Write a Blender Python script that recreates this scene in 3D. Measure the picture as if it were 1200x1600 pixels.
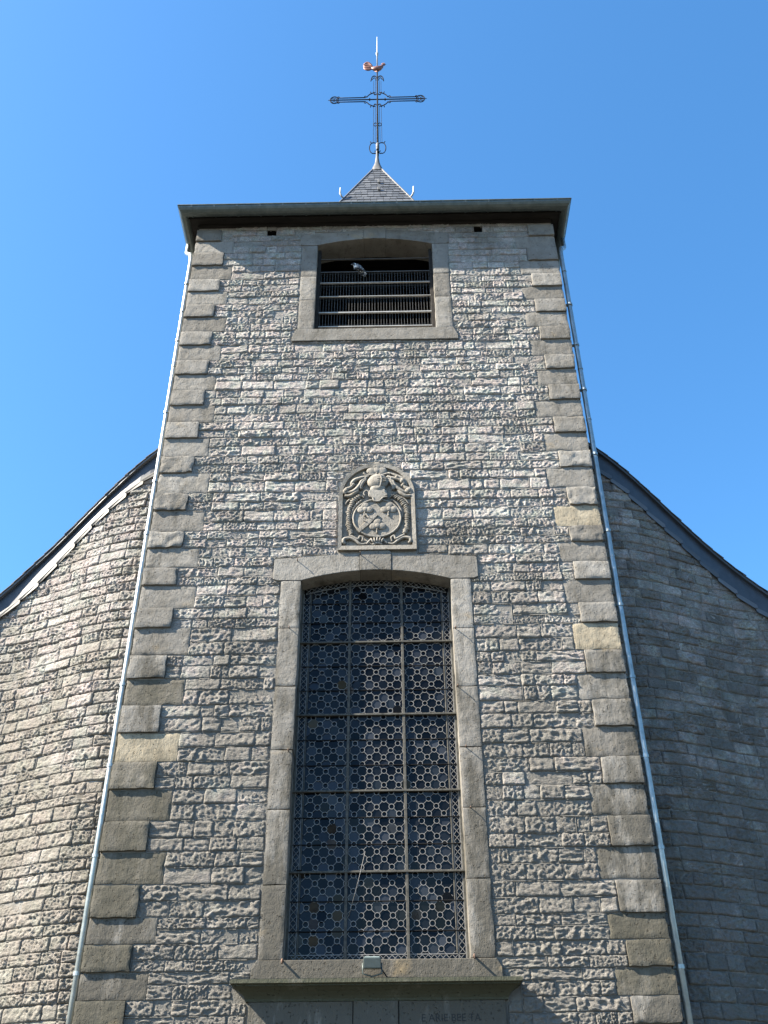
import bpy, bmesh, math, random
from mathutils import Vector, Matrix, noise
import numpy as np

random.seed(11)
scene = bpy.context.scene
for o in list(bpy.data.objects):
    bpy.data.objects.remove(o, do_unlink=True)
C = scene.collection
PI = math.pi
R = math.radians

# ------------------------------------------------------------------ camera
CAM = Vector((0.2496, -12.0, 1.6))
pitch, yaw, roll = R(35.637), R(-0.5885), R(-0.5032)
fw = Vector((math.sin(yaw)*math.cos(pitch), math.cos(yaw)*math.cos(pitch), math.sin(pitch)))
rt = Vector((math.cos(yaw), -math.sin(yaw), 0))
up = rt.cross(fw)
r2 = rt*math.cos(roll) + up*math.sin(roll)
u2 = -rt*math.sin(roll) + up*math.cos(roll)
cam_d = bpy.data.cameras.new('camera')
cam = bpy.data.objects.new('camera', cam_d)
C.objects.link(cam)
m = Matrix.Identity(4)
for i in range(3):
    m[i][0], m[i][1], m[i][2], m[i][3] = r2[i], u2[i], -fw[i], CAM[i]
cam.matrix_world = m
cam_d.sensor_fit = 'HORIZONTAL'
cam_d.sensor_width = 36.0
cam_d.lens = 36.0*1556/1200
cam_d.clip_start = 0.1
cam_d.clip_end = 3000
scene.camera = cam
scene.render.resolution_x, scene.render.resolution_y = 768, 1024

# ------------------------------------------------------------------ light
L = Vector((1.0, 0.30, -0.93)).normalized()      # the way the sunlight travels
to_sun = -L
elev = math.asin(to_sun.z)
azim = math.atan2(to_sun.x, to_sun.y)
world = bpy.data.worlds.new('World')
scene.world = world
world.use_nodes = True
wn = world.node_tree
wn.nodes.clear()
wo = wn.nodes.new('ShaderNodeOutputWorld')
bg = wn.nodes.new('ShaderNodeBackground')
sky = wn.nodes.new('ShaderNodeTexSky')
sky.sky_type = 'NISHITA'
sky.sun_disc = False
sky.sun_elevation = elev
sky.sun_rotation = azim
sky.altitude = 200
sky.air_density = 1.0
sky.dust_density = 0.7
sky.ozone_density = 5.0
bg.inputs['Strength'].default_value = 0.068
hs = wn.nodes.new('ShaderNodeHueSaturation')
hs.inputs['Saturation'].default_value = 1.17
hs.inputs['Hue'].default_value = 0.4935
hs.inputs['Value'].default_value = 1.14
wn.links.new(sky.outputs[0], hs.inputs['Color'])
wn.links.new(hs.outputs[0], bg.inputs[0])
wn.links.new(bg.outputs[0], wo.inputs[0])
sun_d = bpy.data.lights.new('sun', 'SUN')
sun_d.energy = 5.0
sun_d.angle = R(0.5)
sun_d.color = (1.0, 0.915, 0.77)
sun = bpy.data.objects.new('sun', sun_d)
C.objects.link(sun)
sun.rotation_euler = L.to_track_quat('-Z', 'Y').to_euler()
sun.location = to_sun*40
vs = scene.view_settings
vs.view_transform = 'Standard'
vs.look = 'None'
vs.gamma = 1.0
vs.use_curve_mapping = False
vs.exposure = 2.25

# ------------------------------------------------------------------ helpers
class MB:
    """collects shapes in world coordinates; build() links them as one mesh object"""
    def __init__(s):
        s.v, s.f = [], []
    def add(s, vs_, fs_):
        b = len(s.v)
        s.v += [tuple(p) for p in vs_]
        s.f += [tuple(i+b for i in f) for f in fs_]
        return s
    def box(s, x0, x1, y0, y1, z0, z1):
        return s.add([(x0,y0,z0),(x1,y0,z0),(x1,y1,z0),(x0,y1,z0),(x0,y0,z1),(x1,y0,z1),(x1,y1,z1),(x0,y1,z1)],
                     [(0,3,2,1),(4,5,6,7),(0,1,5,4),(1,2,6,5),(2,3,7,6),(3,0,4,7)])
    def prism(s, poly, y0, y1):
        """closed polygon in x,z pushed along y"""
        n = len(poly)
        v = [(x, y0, z) for x, z in poly] + [(x, y1, z) for x, z in poly]
        f = [tuple(range(n)), tuple(range(2*n-1, n-1, -1))]
        f += [(i, i+n, (i+1) % n+n, (i+1) % n) for i in range(n)]
        return s.add(v, f)
    def tube(s, pts, rad, n=6, caps=True, flat=None):
        """tube along points; rad a number or list; flat = squash factor along y"""
        P = [Vector(p) for p in pts]
        k = len(P)
        rr = rad if isinstance(rad, (list, tuple)) else [rad]*k
        vs_ = []
        ref = None
        for i in range(k):
            t = (P[min(i+1, k-1)] - P[max(i-1, 0)])
            t = t.normalized() if t.length > 1e-9 else Vector((0, 0, 1))
            a = ref if ref is not None else (Vector((0, 1, 0)) if abs(t.y) < .9 else Vector((1, 0, 0)))
            a = (a - t*a.dot(t))
            a = a.normalized() if a.length > 1e-6 else t.orthogonal().normalized()
            ref = a
            b = t.cross(a)
            for j in range(n):
                q = 2*PI*(j+.5)/n
                d = a*math.cos(q)*rr[i] + b*math.sin(q)*rr[i]
                if flat: d.y *= flat
                vs_.append(P[i] + d)
        fs_ = [(i*n+j, i*n+(j+1) % n, (i+1)*n+(j+1) % n, (i+1)*n+j) for i in range(k-1) for j in range(n)]
        if caps:
            fs_ += [tuple(range(n-1, -1, -1)), tuple((k-1)*n+j for j in range(n))]
        return s.add(vs_, fs_)
    def ell(s, c, r, nu=10, nv=6, rot=0.0):
        vs_, fs_ = [], []
        cr, sr = math.cos(rot), math.sin(rot)
        def put(x, y, z):
            vs_.append((c[0]+x*cr-z*sr, c[1]+y, c[2]+x*sr+z*cr))
        put(0, 0, -r[2])
        for i in range(1, nv):
            th = -PI/2 + PI*i/nv
            for j in range(nu):
                ph = 2*PI*j/nu
                put(r[0]*math.cos(th)*math.cos(ph), r[1]*math.cos(th)*math.sin(ph), r[2]*math.sin(th))
        put(0, 0, r[2])
        top = len(vs_)-1
        for j in range(nu):
            fs_.append((0, 1+(j+1) % nu, 1+j))
            fs_.append((top, top-nu+j, top-nu+(j+1) % nu))
        for i in range(nv-2):
            for j in range(nu):
                a, b = 1+i*nu+j, 1+i*nu+(j+1) % nu
                fs_.append((a, b, b+nu, a+nu))
        return s.add(vs_, fs_)
    def mesh(s, name, smooth=False, bevel=0.0, seg=1):
        me = bpy.data.meshes.new(name)
        me.from_pydata(s.v, [], s.f)
        bm = bmesh.new(); bm.from_mesh(me)
        bmesh.ops.recalc_face_normals(bm, faces=bm.faces)
        if bevel:
            es = [e for e in bm.edges if len(e.link_faces) == 2 and e.calc_face_angle(0) > .35]
            bmesh.ops.bevel(bm, geom=es, offset=bevel, segments=seg, affect='EDGES', profile=.6, clamp_overlap=True)
        for f in bm.faces: f.smooth = smooth
        bm.to_mesh(me); bm.free()
        return me
    def build(s, name, mat, parent=None, smooth=False, bevel=0.0, seg=1):
        return link(name, s.mesh(name, smooth, bevel, seg), mat, parent)

def wloc(o):
    return o.matrix_basis.translation.copy() if o.parent is None else Vector((0, 0, 0))
def link(name, me, mat, parent=None):
    o = bpy.data.objects.new(name, me)
    C.objects.link(o)
    if mat is not None and not me.materials: me.materials.append(mat)
    if parent is not None:
        o.parent = parent
        if parent.type == 'EMPTY':
            o.matrix_parent_inverse = Matrix.Translation(-parent.location)
    return o
def thing(name, label, cat, loc=(0, 0, 0), group=None):
    o = bpy.data.objects.new(name, None)
    C.objects.link(o)
    o.location = loc
    o.empty_display_size = .2
    return tag(o, label, cat, group)
def tag(o, label, cat, group=None):
    o['label'] = label; o['category'] = cat
    if group: o['group'] = group
    return o
def structure(o):
    o['kind'] = 'structure'; return o
def stuff(o):
    o['kind'] = 'stuff'; return o
def arc(cx, cz, rx, rz, a0, a1, n=10):
    return [(cx+rx*math.cos(R(a0+(a1-a0)*i/n)), cz+rz*math.sin(R(a0+(a1-a0)*i/n))) for i in range(n+1)]
def smoothstep(u):
    u = max(0., min(1., u)); return u*u*(3-2*u)

# ------------------------------------------------------------------ materials
class NT:
    def __init__(s, name):
        s.m = bpy.data.materials.new(name); s.m.use_nodes = True
        s.t = s.m.node_tree; s.n = s.t.nodes
        s.p = s.n['Principled BSDF']
        s.geo = s.n.new('ShaderNodeNewGeometry')
    def lk(s, a, b): s.t.links.new(a, b)
    def noise(s, scale, detail=4, rough=.55, vec=None, stretch=None):
        nd = s.n.new('ShaderNodeTexNoise')
        nd.inputs['Scale'].default_value = scale
        nd.inputs['Detail'].default_value = detail
        nd.inputs['Roughness'].default_value = rough
        v = vec or s.geo.outputs['Position']
        if stretch:
            mp = s.n.new('ShaderNodeMapping'); mp.inputs['Scale'].default_value = stretch
            s.lk(v, mp.inputs['Vector']); v = mp.outputs[0]
        s.lk(v, nd.inputs['Vector'])
        return nd.outputs['Fac']
    def ramp(s, fac, stops):
        r = s.n.new('ShaderNodeValToRGB')
        e = r.color_ramp.elements
        while len(e) < len(stops): e.new(.5)
        for k, (p, c) in enumerate(stops):
            e[k].position = p
            e[k].color = (*c, 1) if not isinstance(c, (int, float)) else (c, c, c, 1)
        s.lk(fac, r.inputs[0])
        return r.outputs[0]
    def mix(s, fac, a, b, mode='MIX'):
        x = s.n.new('ShaderNodeMix'); x.data_type = 'RGBA'; x.blend_type = mode
        for sock, val in ((x.inputs[0], fac), (x.inputs[6], a), (x.inputs[7], b)):
            if hasattr(val, 'links') or hasattr(val, 'is_linked'): s.lk(val, sock)
            elif isinstance(val, (int, float)): sock.default_value = val
            else: sock.default_value = (*val, 1)
        return x.outputs[2]
    def math(s, op, a, b=0.0):
        x = s.n.new('ShaderNodeMath'); x.operation = op
        for sock, val in ((x.inputs[0], a), (x.inputs[1], b)):
            if hasattr(val, 'is_linked'): s.lk(val, sock)
            else: sock.default_value = val
        return x.outputs[0]
    def rand(s):
        oi = s.n.new('ShaderNodeObjectInfo')
        a = s.math('ADD', oi.outputs['Random'], s.geo.outputs['Random Per Island'])
        return s.math('FRACT', a)
    def bump(s, h, strength, dist, prev=None):
        b = s.n.new('ShaderNodeBump')
        b.inputs['Strength'].default_value = strength
        b.inputs['Distance'].default_value = dist
        s.lk(h, b.inputs['Height'])
        if prev is not None: s.lk(prev, b.inputs['Normal'])
        return b.outputs[0]
    def out(s, col, rough=.9, normal=None, metal=0.0, spec=.25):
        if hasattr(col, 'is_linked'): s.lk(col, s.p.inputs['Base Color'])
        else: s.p.inputs['Base Color'].default_value = (*col, 1)
        if hasattr(rough, 'is_linked'): s.lk(rough, s.p.inputs['Roughness'])
        else: s.p.inputs['Roughness'].default_value = rough
        s.p.inputs['Metallic'].default_value = metal
        s.p.inputs['Specular IOR Level'].default_value = spec
        if normal is not None: s.lk(normal, s.p.inputs['Normal'])
        return s.m

def height_mask(t, z0, z1):
    sp = t.n.new('ShaderNodeSeparateXYZ'); t.lk(t.geo.outputs['Position'], sp.inputs[0])
    mr = t.n.new('ShaderNodeMapRange')
    mr.inputs['From Min'].default_value = z0; mr.inputs['From Max'].default_value = z1
    t.lk(sp.outputs['Z'], mr.inputs['Value'])
    return mr.outputs[0]

def rubble(name, cols, dirt, dirt_amt, bump=.8, patch=1.3):
    t = NT(name)
    rnd = t.rand()
    base = t.ramp(rnd, [(i/(len(cols)-1), c) for i, c in enumerate(cols)])
    big = t.noise(patch, 6, .65)
    med = t.noise(11, 5, .65)
    fine = t.noise(46, 6, .7, stretch=(1, 1, 1.5))
    tint = t.ramp(t.noise(4.2, 4, .6), [(.36, (.90, 1.0, .95)), (.5, (1, 1, 1)), (.62, (1.05, .965, .97))])
    base = t.mix(1.0, base, tint, 'MULTIPLY')
    col = t.mix(t.ramp(med, [(.34, 0.0), (.66, 1.0)]), t.mix(.6, base, (.17, .165, .155), 'MIX'), base)
    col = t.mix(t.ramp(fine, [(.35, .75), (.58, 0.0)]), col, t.mix(1.0, col, (.38, .37, .37), 'MULTIPLY'))
    runs = t.noise(1.0, 5, .65, stretch=(4.5, 4.5, .32))
    col = t.mix(t.ramp(runs, [(.55, 0.0), (.70, .42)]), col, t.mix(1.0, col, (.45, .44, .40), 'MULTIPLY'))
    # algae and grime: shapes of their own, more of it low on the wall
    g = t.math('ADD', t.math('MULTIPLY', height_mask(t, 11.0, 3.2), .36), big)
    g = t.ramp(g, [(.47, 0.0), (.74, dirt_amt)])
    col = t.mix(g, col, dirt)
    spots = t.noise(5.5, 3, .6)
    col = t.mix(t.ramp(spots, [(.63, 0.0), (.72, .6)]), col, (.095, .09, .078))
    nb = t.bump(t.noise(30, 6, .62, stretch=(1, 1, 1.6)), bump, .026)
    nb = t.bump(fine, bump, .011, nb)
    nb = t.bump(t.noise(95, 3, .6), bump*.7, .004, nb)
    return t.out(col, .95, nb, spec=.15)

M = {}
M['rubble'] = rubble('rubble_limestone', [(.30, .277, .252), (.42, .393, .36), (.505, .475, .44), (.38, .357, .328), (.475, .425, .392), (.34, .32, .295)], (.135, .125, .110), .92)
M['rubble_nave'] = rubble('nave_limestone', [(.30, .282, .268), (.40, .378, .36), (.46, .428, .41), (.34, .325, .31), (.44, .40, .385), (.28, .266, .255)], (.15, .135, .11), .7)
M['rubble_damp_shaded'] = rubble('damp_shaded_nave_limestone', [(.16, .152, .145), (.34, .325, .305), (.46, .435, .41), (.24, .23, .22), (.40, .37, .35), (.19, .18, .17)], (.085, .083, .076), .75, .8, 3.2)  # shaded-side copy: moss stains, plus mottling painted in for relief that shade hides
t = NT('lime_mortar')
mc = t.ramp(t.noise(6, 6, .7), [(.3, (.15, .14, .128)), (.55, (.25, .238, .22)), (.8, (.37, .355, .33))])
mg = t.ramp(t.math('ADD', t.math('MULTIPLY', height_mask(t, 11.0, 3.2), .36), t.noise(1.3, 6, .65)), [(.45, 0.0), (.74, .8)])
M['mortar'] = t.out(t.mix(mg, mc, (.11, .103, .09)), .95, t.bump(t.noise(40, 5, .65), .8, .012), spec=.1)
t = NT('repointing')
mc = t.ramp(t.noise(2.6, 6, .7), [(.35, (.20, .19, .175)), (.55, (.34, .325, .30)), (.75, (.50, .485, .46))])
mg = t.ramp(t.math('ADD', t.math('MULTIPLY', height_mask(t, 11.0, 3.2), .36), t.noise(1.3, 6, .65)), [(.45, 0.0), (.74, .8)])
M['pointing'] = t.out(t.mix(mg, mc, (.11, .103, .09)), .95, t.bump(t.noise(40, 5, .65), .8, .012), spec=.1)
t = NT('old_mortar')
M['mortar_dark'] = t.out(t.ramp(t.noise(3.5, 6, .7), [(.3, (.07, .066, .06)), (.55, (.15, .143, .132)), (.75, (.32, .31, .29))]), .95, t.bump(t.noise(60, 4), .6, .008), spec=.1)

def dressed(name, a, b, stain, amt):
    t = NT(name)
    rnd = t.rand()
    base = t.mix(rnd, a, b)
    base = t.mix(t.ramp(t.noise(3.2, 6, .65), [(.38, 0.0), (.66, .75)]), base, t.mix(1.0, base, (.62, .60, .56), 'MULTIPLY'))
    st = t.noise(2.2, 5, .7, stretch=(1.6, 1, .45))
    lo = t.math('ADD', st, t.math('MULTIPLY', height_mask(t, 9.0, 3.0), .26))
    base = t.mix(t.ramp(lo, [(.53, 0.0), (.70, amt)]), base, stain)
    och = t.noise(1.7, 4, .6, stretch=(1, 1, 1.3))
    base = t.mix(t.ramp(och, [(.63, 0.0), (.74, .4)]), base, (.30, .22, .12))
    pit = t.noise(34, 2, .5)
    pits = t.ramp(pit, [(.29, 0.0), (.36, 1.0)])
    tool = t.noise(55, 2, .5, stretch=(2.2, 1, .35))
    base = t.mix(pits, t.mix(1.0, base, (.55, .54, .52), 'MULTIPLY'), base)
    nb = t.bump(pits, .9, .008)
    nb = t.bump(tool, .6, .005, nb)
    nb = t.bump(t.noise(13, 6, .65), .8, .014, nb)
    return t.out(base, .9, nb, spec=.2)
M['dressed'] = dressed('dressed_limestone', (.160, .148, .131), (.25, .235, .213), (.070, .064, .052), .9)
M['weathered'] = dressed('weathered_limestone', (.115, .105, .085), (.165, .150, .125), (.065, .06, .045), .8)
M['ochre'] = dressed('ochre_sandstone', (.285, .245, .18), (.32, .275, .205), (.14, .12, .085), .7)
M['mossy'] = dressed('mossy_limestone', (.12, .115, .092), (.16, .152, .125), (.055, .057, .038), .9)
M['carved'] = dressed('carved_limestone', (.225, .207, .182), (.265, .245, .215), (.11, .10, .08), .7)

def metal(name, a, b, rough, met, scale=7, spec=.5):
    t = NT(name)
    col = t.ramp(t.noise(scale, 6, .65), [(.3, a), (.7, b)])
    return t.out(col, t.ramp(t.noise(scale*2.3, 4, .6), [(.3, rough*.8), (.7, min(1, rough*1.25))]), t.bump(t.noise(scale*3, 3), .12, .004), met, spec)
M['zinc'] = metal('weathered_zinc', (.22, .25, .25), (.36, .39, .385), .42, .75)
M['zinc_dark'] = metal('aged_zinc', (.065, .08, .074), (.125, .14, .132), .5, .4)
M['iron'] = metal('black_iron', (.006, .006, .007), (.014, .0135, .0135), .8, .0, 7, .08)
M['rust'] = metal('rusted_iron', (.05, .035, .028), (.14, .075, .045), .85, .1)
M['grate'] = metal('dull_steel', (.06, .058, .055), (.11, .106, .10), .7, .2)
M['galv'] = metal('galvanised_edge', (.28, .275, .265), (.45, .44, .42), .65, .1)
M['lead'] = metal('old_lead', (.10, .098, .094), (.22, .213, .205), .75, .1, 25)
M['leadcap'] = metal('lead_flashing', (.06, .062, .066), (.11, .11, .112), .7, .1)
M['copper'] = metal('tarnished_copper', (.13, .055, .04), (.27, .125, .095), .5, .5, 14)
M['white'] = metal('painted_rod', (.26, .26, .255), (.36, .355, .34), .6, .1)
M['frame'] = metal('mossy_frame', (.022, .021, .018), (.085, .08, .066), .85, .05, 18)
t = NT('slate')
M['slate'] = t.out(t.mix(t.rand(), (.045, .05, .058), (.095, .10, .11)), .55, t.bump(t.noise(30, 4), .3, .005), spec=.4)
t = NT('fascia_slate')
M['fascia'] = t.out(t.ramp(t.noise(8, 4), [(.3, (.028, .034, .045)), (.7, (.045, .052, .066))]), .45, spec=.4)
t = NT('sunlit_slate')
M['slate_sunlit'] = t.out(t.mix(t.rand(), (.038, .037, .036), (.075, .072, .068)), .6, t.bump(t.noise(30, 4), .3, .005), spec=.35)  # sunlit-side copy of the slate, with the light there worked into its colour
t = NT('dark_timber')
M['timber'] = t.out(t.ramp(t.noise(5, 5, .6, stretch=(.4, 3, 3)), [(.3, (.012, .0105, .009)), (.7, (.028, .024, .021))]), .85, t.bump(t.noise(14, 4, stretch=(.3, 3, 3)), .4, .006))
t = NT('oak_door')
M['oak'] = t.out(t.ramp(t.noise(6, 5, .6, stretch=(4, 4, .4)), [(.3, (.10, .06, .035)), (.7, (.18, .11, .065))]), .6, t.bump(t.noise(20, 4, stretch=(4, 4, .3)), .4, .004))
t = NT('dark_glass')
gl = t.ramp(t.rand(), [(0, (.002, .0022, .0026)), (.5, (.006, .007, .009)), (.8, (.014, .017, .022)), (1, (.030, .034, .042))])
M['glass'] = t.out(gl, t.ramp(t.noise(9, 3), [(.3, .03), (.7, .16)]), t.bump(t.noise(11, 2), .10, .01), 0, .15)
t = NT('inner_plaster')
M['plaster'] = t.out(t.ramp(t.noise(2, 4), [(.3, (.10, .095, .09)), (.7, (.16, .155, .145))]), .95)
t = NT('louvre_board')
M['louvre'] = t.out((.010, .0095, .009), .9)
t = NT('ground_paving')
vor = t.n.new('ShaderNodeTexBrick'); vor.inputs['Scale'].default_value = 2.2
t.lk(t.geo.outputs['Position'], vor.inputs['Vector'])
vor.inputs['Color1'].default_value = (.045, .045, .042, 1); vor.inputs['Color2'].default_value = (.058, .056, .052, 1)
vor.inputs['Mortar'].default_value = (.04, .04, .037, 1)
M['ground'] = t.out(t.mix(t.ramp(t.noise(.6, 5), [(.4, 0.), (.7, .6)]), vor.outputs[0], (.05, .055, .035)), .9, t.bump(t.noise(30, 4), .4, .01))
M['lampbody'] = metal('floodlight_housing', (.05, .065, .06), (.075, .09, .085), .4, .2)
M['lampglass'] = metal('floodlight_glass', (.16, .20, .19), (.22, .26, .25), .12, .0)
t = NT('black_rubber'); M['rubber'] = t.out((.015, .015, .015), .6)
t = NT('carved_letters'); M['letters'] = t.out((.035, .034, .033), .9)
t = NT('pigeon_feathers')
pf = t.ramp(t.noise(14, 3, .6), [(.48, (.018, .02, .023)), (.56, (.70, .70, .69))])
M['feather'] = t.out(pf, .7)
t = NT('pigeon_wing'); M['wing'] = t.out(t.ramp(t.noise(30, 3), [(.45, (.03, .033, .037)), (.66, (.30, .30, .31))]), .7)

# ------------------------------------------------------------------ ground
structure(MB().add([(-1200, -1200, 0), (1200, -1200, 0), (1200, 1200, 0), (-1200, 1200, 0)], [(0, 1, 2, 3)]).build('ground', M['ground']))

# ------------------------------------------------------------------ rock-faced stones: shared shapes
def stone_shape(w, h, seed, amp=.0135, cell=.0135, bulge=.006):
    """one rock-faced block, centred on 0,0; front looks to -y; returns verts, faces"""
    rnd = random.Random(seed)
    nx, nz = max(5, int(w/cell)), max(4, int(h/cell))
    off = Vector((rnd.uniform(-50, 50), rnd.uniform(-50, 50), rnd.uniform(-50, 50)))
    tx, tz = rnd.uniform(-.035, .035), rnd.uniform(-.05, .05)
    amp *= rnd.choice((.5, .8, 1.0, 1.15, 1.3, 1.45))
    fx, fz = rnd.choice(((17, 25), (9, 34), (22, 26), (14, 20), (30, 36)))     # lumps, beds, fine tooling
    bulge += rnd.uniform(-.003, .006)
    wave = rnd.uniform(.004, .011)
    V, Fc = [], []
    for j in range(nz+1):
        for i in range(nx+1):
            u, v = i/nx, j/nz
            x0, z0 = (u-.5)*w, (v-.5)*h
            edge = min(w/2-abs(x0), h/2-abs(z0))
            x, z = x0, z0
            cx, cz = max(0, abs(x)-(w/2-.022)), max(0, abs(z)-(h/2-.022))
            rc = math.hypot(cx, cz)
            if cx > 0 and cz > 0 and rc > .022:
                x -= math.copysign(cx-cx*.022/rc, x); z -= math.copysign(cz-cz*.022/rc, z)
            # wavy outline that fades towards the middle of the face
            k = 1-smoothstep(edge/.05)
            x += k*wave*noise.noise(off+Vector((x0*6, 3, z0*11))) + .004*(1-k)*noise.noise(off+Vector((x0*30, 9, z0*30)))
            z += k*wave*noise.noise(off+Vector((x0*7, 23, z0*6))) + .003*(1-k)*noise.noise(off+Vector((x0*30, 19, z0*30)))
            f = smoothstep(edge/(.014+.012*abs(noise.noise(off+Vector((x0*8, 41, z0*8))))))
            p = off + Vector((x0*fx, 0, z0*fz))
            n1 = noise.noise(p)
            n2 = noise.noise(p*2.2 + Vector((7, 1, 3)))
            n3 = abs(noise.noise(p*.8 + Vector((1, 17, 5))))
            y = .004 - f*(bulge + .004) - (amp*.9*n1 + amp*.9*n2 - amp*1.5*(n3-.22))*(.35+.65*f) + (tx*x + tz*z)*f
            V.append((x, y, z))
    for j in range(nz):
        for i in range(nx):
            a = j*(nx+1)+i
            Fc.append((a, a+1, a+nx+2, a+nx+1))
    rim = [i for i in range(nx)] + [j*(nx+1)+nx for j in range(nz)] + [nz*(nx+1)+i for i in range(nx, 0, -1)] + [j*(nx+1) for j in range(nz, 0, -1)]
    b = len(V)
    V += [(V[i][0], .05, V[i][2]) for i in rim]
    n = len(rim)
    Fc += [(rim[k], b+k, b+(k+1) % n, rim[(k+1) % n]) for k in range(n)]
    return V, Fc
def rough_block(x0, x1, z0, z1, yf, yb, amp=.0025, chip=.010, cell=.028):
    """dressed block with an uneven face and chipped arrises"""
    w, h = x1-x0, z1-z0
    nx, nz = max(4, int(w/cell)), max(4, int(h/cell))
    off = Vector((random.uniform(-50, 50), random.uniform(-50, 50), random.uniform(-50, 50)))
    V, Fc = [], []
    for j in range(nz+1):
        for i in range(nx+1):
            x, z = x0+w*i/nx, z0+h*j/nz
            eb = i in (0, nx) or j in (0, nz)
            p = off+Vector((x*9, 0, z*9))
            y = yf + amp*(noise.noise(p)*1.2 + noise.noise(p*2.7)*.8)
            if eb:
                c_ = chip*max(0., noise.noise(off+Vector((x*7, 31, z*7)))+.05)*1.6 + .0015
                c2 = chip*max(0., noise.noise(off+Vector((x*5, 71, z*5))))*1.2
                x += c_ if i == 0 else -c_ if i == nx else 0
                z += c_ if j == 0 else -c_ if j == nz else 0
                y += .004 + c2*.6
            V.append((x, y, z))
    for j in range(nz):
        for i in range(nx):
            a = j*(nx+1)+i
            Fc.append((a, a+1, a+nx+2, a+nx+1))
    rim = [i for i in range(nx)] + [j*(nx+1)+nx for j in range(nz)] + [nz*(nx+1)+i for i in range(nx, 0, -1)] + [j*(nx+1) for j in range(nz, 0, -1)]
    b = len(V); n = len(rim)
    V += [V[i] for i in rim] + [(V[i][0], yb, V[i][2]) for i in rim]
    Fc += [(b+k, b+n+k, b+n+(k+1) % n, b+(k+1) % n) for k in range(n)]
    return V, Fc
def dressed_block(name, x0, x1, z0, z1, yf, yb, mat, parent, amp=.0025, chip=.010):
    V, Fc = rough_block(x0, x1, z0, z1, yf, yb, amp, chip)
    me = bpy.data.meshes.new(name); me.from_pydata(V, [], Fc)
    for p in me.polygons: p.use_smooth = True
    return link(name, me, mat, parent)
def stone_mesh(V, Fc, mat, name='stone'):
    me = bpy.data.meshes.new(name)
    me.from_pydata(V, [], Fc); me.materials.append(mat)
    for p in me.polygons: p.use_smooth = True
    me.update()
    return me
CLASS = [(.17, .17), (.26, .17), (.36, .17), (.46, .17), (.58, .17)]
SHAPES = []
for ci, (w, h) in enumerate(CLASS):
    SHAPES.append([stone_shape(w, h, 100*ci+k) for k in range(14)])
MESH = {}
SHAPES_B = [[stone_shape(w, h, 7000+100*ci+k, .0150, .0145, .010) for k in range(14)] for ci, (w, h) in enumerate(CLASS)]
def shape_mesh(ci, k, mat):
    if (ci, k, mat.name) not in MESH:
        MESH[ci, k, mat.name] = stone_mesh(*(SHAPES if mat is M['rubble'] else SHAPES_B)[ci][k], mat)
    return MESH[ci, k, mat.name]

def lay_stones(specs, wall, mat, keep, stuff_name):
    """specs: (x, y, z, w, h, turn about z). The ones that show largest become single parts, the rest one part."""
    def size(s):
        p = Vector((s[0], s[1], s[2]))
        d = p - CAM
        dep = d.dot(fw)
        px, pz = 600+1556*d.dot(r2)/dep, 800-1556*d.dot(u2)/dep
        vis = -30 < px < 1230 and -30 < pz < 1630
        return (1 if vis else 0, s[3]*s[4]/d.length_squared)
    order = sorted(specs, key=size, reverse=True)
    rest_v, rest_f = [], []
    for n, (x, y, z, w, h, rz) in enumerate(order):
        ci = min(range(len(CLASS)), key=lambda q: abs(CLASS[q][0]/CLASS[q][1] - w/h))
        k = random.randrange(14)
        flip = random.random() < .5
        sx, sz = w/CLASS[ci][0], h/CLASS[ci][1]
        tilt = random.gauss(0, .006)
        M4 = Matrix.Translation((x, y + random.gauss(0, .004), z)) @ Matrix.Rotation(rz + random.gauss(0, .012), 4, 'Z') @ Matrix.Rotation(tilt, 4, 'Y') @ Matrix.Rotation(random.gauss(-.055, .03), 4, 'X') @ Matrix.Diagonal((-sx if flip else sx, 1, sz, 1))
        if n < keep and size((x, y, z, w, h, rz))[0]:
            o = link('stone', shape_mesh(ci, k, mat), mat, wall)
            o.matrix_basis = M4
        else:
            V, Fc = (SHAPES if mat is M['rubble'] else SHAPES_B)[ci][k]
            b = len(rest_v)
            rest_v += [tuple(M4 @ Vector(p)) for p in V]
            rest_f += [tuple(i+b for i in f) for f in Fc]
    if rest_v:
        o = link(stuff_name, stone_mesh(rest_v, rest_f, mat, stuff_name), mat, wall)
        stuff(o)

def pointing(specs, wall, mat, keep=.8, proud=-.011):
    mb = MB()
    for (x, y, z, w, h, rz) in specs:
        c_, s_ = math.cos(rz), math.sin(rz)
        def rib(xa, za, xb, zb, wd):
            hor = abs(xb-xa) > abs(zb-za)
            pr = proud+random.uniform(-.003, .005)
            v = []
            for (px_, pz_) in ((xa, za), (xb, zb)):
                for k_, yy in ((-1, .02), (-.6, pr), (.6, pr+.002), (1, .02)):
                    lx = px_ + (0 if hor else k_*wd) + random.uniform(-.001, .001)
                    lz = pz_ + (k_*wd if hor else 0) + random.uniform(-.0015, .0015)
                    v.append((x+lx*c_-yy*s_, y+lx*s_+yy*c_, z+lz))
            mb.add(v, [(0, 1, 5, 4), (1, 2, 6, 5), (2, 3, 7, 6), (0, 3, 2, 1), (4, 5, 6, 7)])
        g_ = .0055
        n_ = max(2, int(w/.11))
        zz = [random.uniform(-.003, .003) for _ in range(n_+1)]
        for i_ in range(n_):
            if random.random() < keep:
                rib(-w/2+w*i_/n_-.003, -h/2-g_+zz[i_], -w/2+w*(i_+1)/n_+.003, -h/2-g_+zz[i_+1], random.uniform(.0035, .0068))
        if random.random() < keep:
            rib(-w/2-g_, -h/2, -w/2-g_+random.uniform(-.004, .004), h/2, random.uniform(.0035, .0068))
    stuff(mb.build('pointing', mat, wall))

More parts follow.
